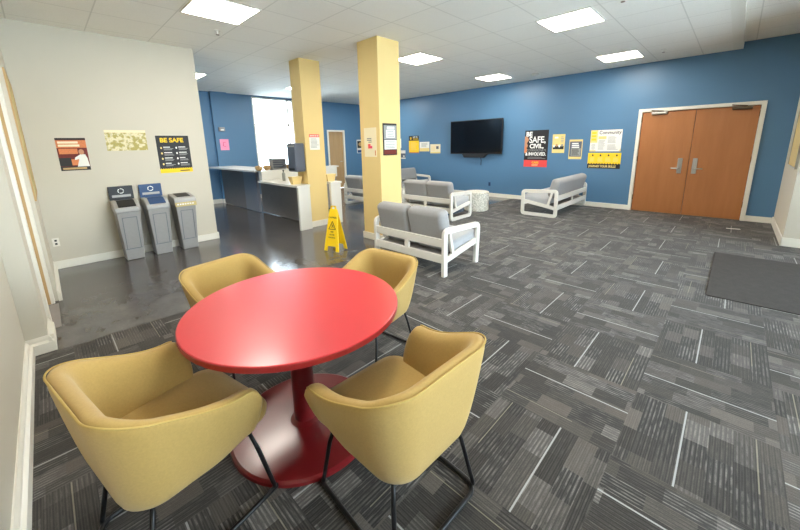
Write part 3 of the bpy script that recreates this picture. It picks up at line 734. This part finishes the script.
t = bw('tall yellow notice with black header, leftmost of three beside the television', -8.32, -7.86, 1.275, 1.86, 'yellow_paper')
band(t, 0, .46, .42, .585, 'black_paper'); text('GET IN', .07, .18, .515, 'white_print', t, off=.02); text('TOUCH', .07, .18, .45, 'yellow_paper', t, off=.02); band(t, 0, .46, 0, .03, 'orange_print')
MB().prism([(.09 + .035 * math.cos(a * PI / 6), .50 + .05 * math.sin(a * PI / 6)) for a in range(12)], 'y', -.0055, -.004).build('icon', 'yellow_paper', t); lines(t, .08, .4, .36, 8, .035, 'pale_yellow', .3)
t = bw('white notice with pale yellow foot, middle of the three beside the television', -7.83, -7.40, 1.33, 1.645, 'paper'); band(t, 0, .43, 0, .11, 'pale_yellow'); lines(t, .08, .38, .27, 4, .035)
t = bw('cream notice with a small dark photo, nearest the television', -7.36, -6.94, 1.265, 1.56, 'cream_paper'); band(t, .25, .35, .14, .23, 'grey_dark'); lines(t, .04, .22, .24, 5, .035, 'pale_yellow'); band(t, .0, .42, 0, .04, 'pale_yellow')
t = bw('small white notice on the blue wall just beside the nearer pillar edge', -8.98, -8.70, 1.45, 1.78, 'paper'); lines(t, .04, .24, .28, 6, .035)
t = bw('small grey and white card low on the blue wall right of the nearer pillar', -8.72, -8.50, 1.07, 1.37, 'paper'); band(t, 0, .22, .04, .19, 'grey_dark'); band(t, .12, .17, .06, .12, 'white_print', y=.0045)
# far blue wall, right of the tan door
t = poster('small framed picture with a white caption between tan door and pillar', (-10.70, 8.72, 1.28), W, .38, .52, 'paper', name='notice', cat='notice'); band(t, .03, .36, .20, .47, 'black_paper'); band(t, .03, .36, .02, .12, 'blue_plastic')
MB().prism([(.19 + .11 * math.cos(a * PI / 6), .34 + .08 * math.sin(a * PI / 6)) for a in range(12)], 'y', -.0055, -.004).build('printed_disc', 'wood_edge', t)
# pink sign and thermostat on the blue wall by the kitchen
t = poster('pink paper sign on the blue wall above the kitchen counter', (-10.60, 3.64, 1.52), W, .24, .31, 'pink_paper', name='notice', cat='notice')
MB().tube([(.15, -.0045, .22), (.09, -.0045, .22), (.08, -.0045, .12), (.15, -.0045, .10)], .008, 6).build('hand_lettering', 'pink_mark', t)
t = thing('thermostat', 'small grey wall device above the pink sign', 'thermostat', (-10.60, 3.64, 2.05), W)
MB().box(0, .16, -.07, 0, 0, .11).build('housing', 'grey_plastic', t, bevel=.01); MB().box(.04, .12, -.075, -.068, .02, .05).build('display', 'white_print', t)
# pillar notices
t = poster('white notice with a red header on the far yellow pillar', (-5.82, 3.60, 1.50), W, .22, .29, 'paper', name='notice', cat='notice'); band(t, 0, .22, .235, .29, 'red_paper'); lines(t, .025, .2, .21, 8, .023)
for k in range(4): band(t, .02 + k * .05, .05 + k * .05, .25, .275, 'paper', y=.0045)
t = poster('cream notice with a small red picture on the left face of the nearer pillar', (-4.34, 3.70, 1.38), 0, .29, .45, 'cream_paper', name='notice', cat='notice')
lines(t, .07, .21, .29, 2, .025, 'grey_dark', .5); lines(t, .1, .19, .235, 1, .02, 'dark_print', .5); band(t, .09, .15, .13, .20, 'red_paper'); band(t, .15, .19, .13, .17, 'pink_mark'); band(t, .25, .27, .02, .10, 'orange_print')
t = thing('sign_holder', 'tall black holder with two printed sheets on the nearer yellow pillar', 'frame', (-3.97, 3.76, 1.40), W)
MB().box(0, .30, -.015, 0, 0, .49).build('backing', 'black', t, bevel=.003); MB().box(.012, .288, -.017, -.014, .245, .46).build('sheet', 'grey_print', t); MB().box(.02, .288, -.017, -.014, .09, .235).build('sheet', 'paper', t)
MB().box(.06, .25, -.019, -.0165, .27, .39).build('printed_panel', 'paper', t); MB().box(.08, .24, -.019, -.0165, .40, .44).build('heading', 'white_print', t); MB().box(.01, .28, -.017, -.014, .015, .08).build('printed_panel', 'maroon', t)
lines(t, .08, .24, .37, 4, .025, 'grey_dark', .3, .0195); lines(t, .04, .26, .22, 5, .025, 'grey_print', .4, .0178)
# boards at both ends of the room
t = thing('cork_board', 'tan cork board on the left wall beside the white corner', 'board', (-5.08, -.115, 1.09), PI)
MB().box(0, 1.27, -.01, 0, 0, 1.24).build('board_face', 'tan', t); MB().box(-.02, 0, -.014, 0, -.02, 1.26).box(1.27, 1.29, -.014, 0, -.02, 1.26).box(0, 1.27, -.014, 0, -.02, 0).box(0, 1.27, -.014, 0, 1.24, 1.26).build('frame', 'wood_edge', t)
t = thing('notice_board', 'tan notice board at the right picture edge on the white wall', 'board', (.65, 8.35, 1.12), -W)
MB().box(0, .95, -.02, 0, 0, .95).build('board_face', 'tan_board', t); MB().box(-.02, 0, -.03, 0, -.02, .97).box(0, .95, -.03, 0, -.02, 0).box(.95, .97, -.03, 0, -.02, .97).box(0, .95, -.03, 0, .95, .97).build('frame', 'steel', t)
# outlets
def outlet(loc, rz, lab, m='white'):
    t = thing('power_outlet', lab, 'outlet', loc, rz)
    MB().box(-.035, .035, -.006, 0, -.057, .057).build('cover_plate', m, t, bevel=.002); MB().box(-.012, .012, -.008, -.005, -.035, -.01).box(-.012, .012, -.008, -.005, .01, .035).build('socket', 'black', t)
outlet((-6.42, -.045, .37), W, 'wall outlet low on the white wall beside its left corner', 'trim')
outlet((-5.12, 9.15, .37), 0, 'small outlet low on the blue wall under the television', 'blue_plastic')
outlet((-1.72, -.32, .38), PI, 'dark wall outlet low on the near left wall', 'black')

# ------------------------------------------------------------------ daylight, camera
wd = bpy.data.worlds.new('sky'); scn.world = wd; wd.use_nodes = True
bg = wd.node_tree.nodes['Background']; bg.inputs[0].default_value = (.82, .91, 1.0, 1); bg.inputs[1].default_value = 12.0

H = 1.55; th, az, ro, f, cx, cy = 2.12299286e-01, -7.75746697e-01, -2.18868660e-02, 3.41728813e+02, 3.97461498e+02, 2.19015918e+02
fw = Vector((math.sin(az) * math.cos(th), math.cos(az) * math.cos(th), -math.sin(th)))
r = Vector((math.cos(az), -math.sin(az), 0)); u_ = r.cross(fw)
c, s = math.cos(ro), math.sin(ro)
X = c * r + s * u_; Y = -s * r + c * u_
cam = bpy.data.cameras.new('camera'); co = bpy.data.objects.new('camera', cam); COL.objects.link(co)
co.matrix_world = Matrix(((X.x, Y.x, -fw.x, 0), (X.y, Y.y, -fw.y, 0), (X.z, Y.z, -fw.z, H), (0, 0, 0, 1)))
cam.sensor_fit = 'HORIZONTAL'; cam.sensor_width = 36; cam.lens = f / 800 * 36
cam.shift_x = (400 - cx) / 800; cam.shift_y = -(265 - cy) / 800; cam.clip_start = .02; cam.clip_end = 200
scn.camera = co
scn.view_settings.view_transform = 'Standard'; scn.view_settings.look = 'None'; scn.view_settings.gamma = 1; scn.view_settings.use_curve_mapping = False
scn.view_settings.exposure = 0.85
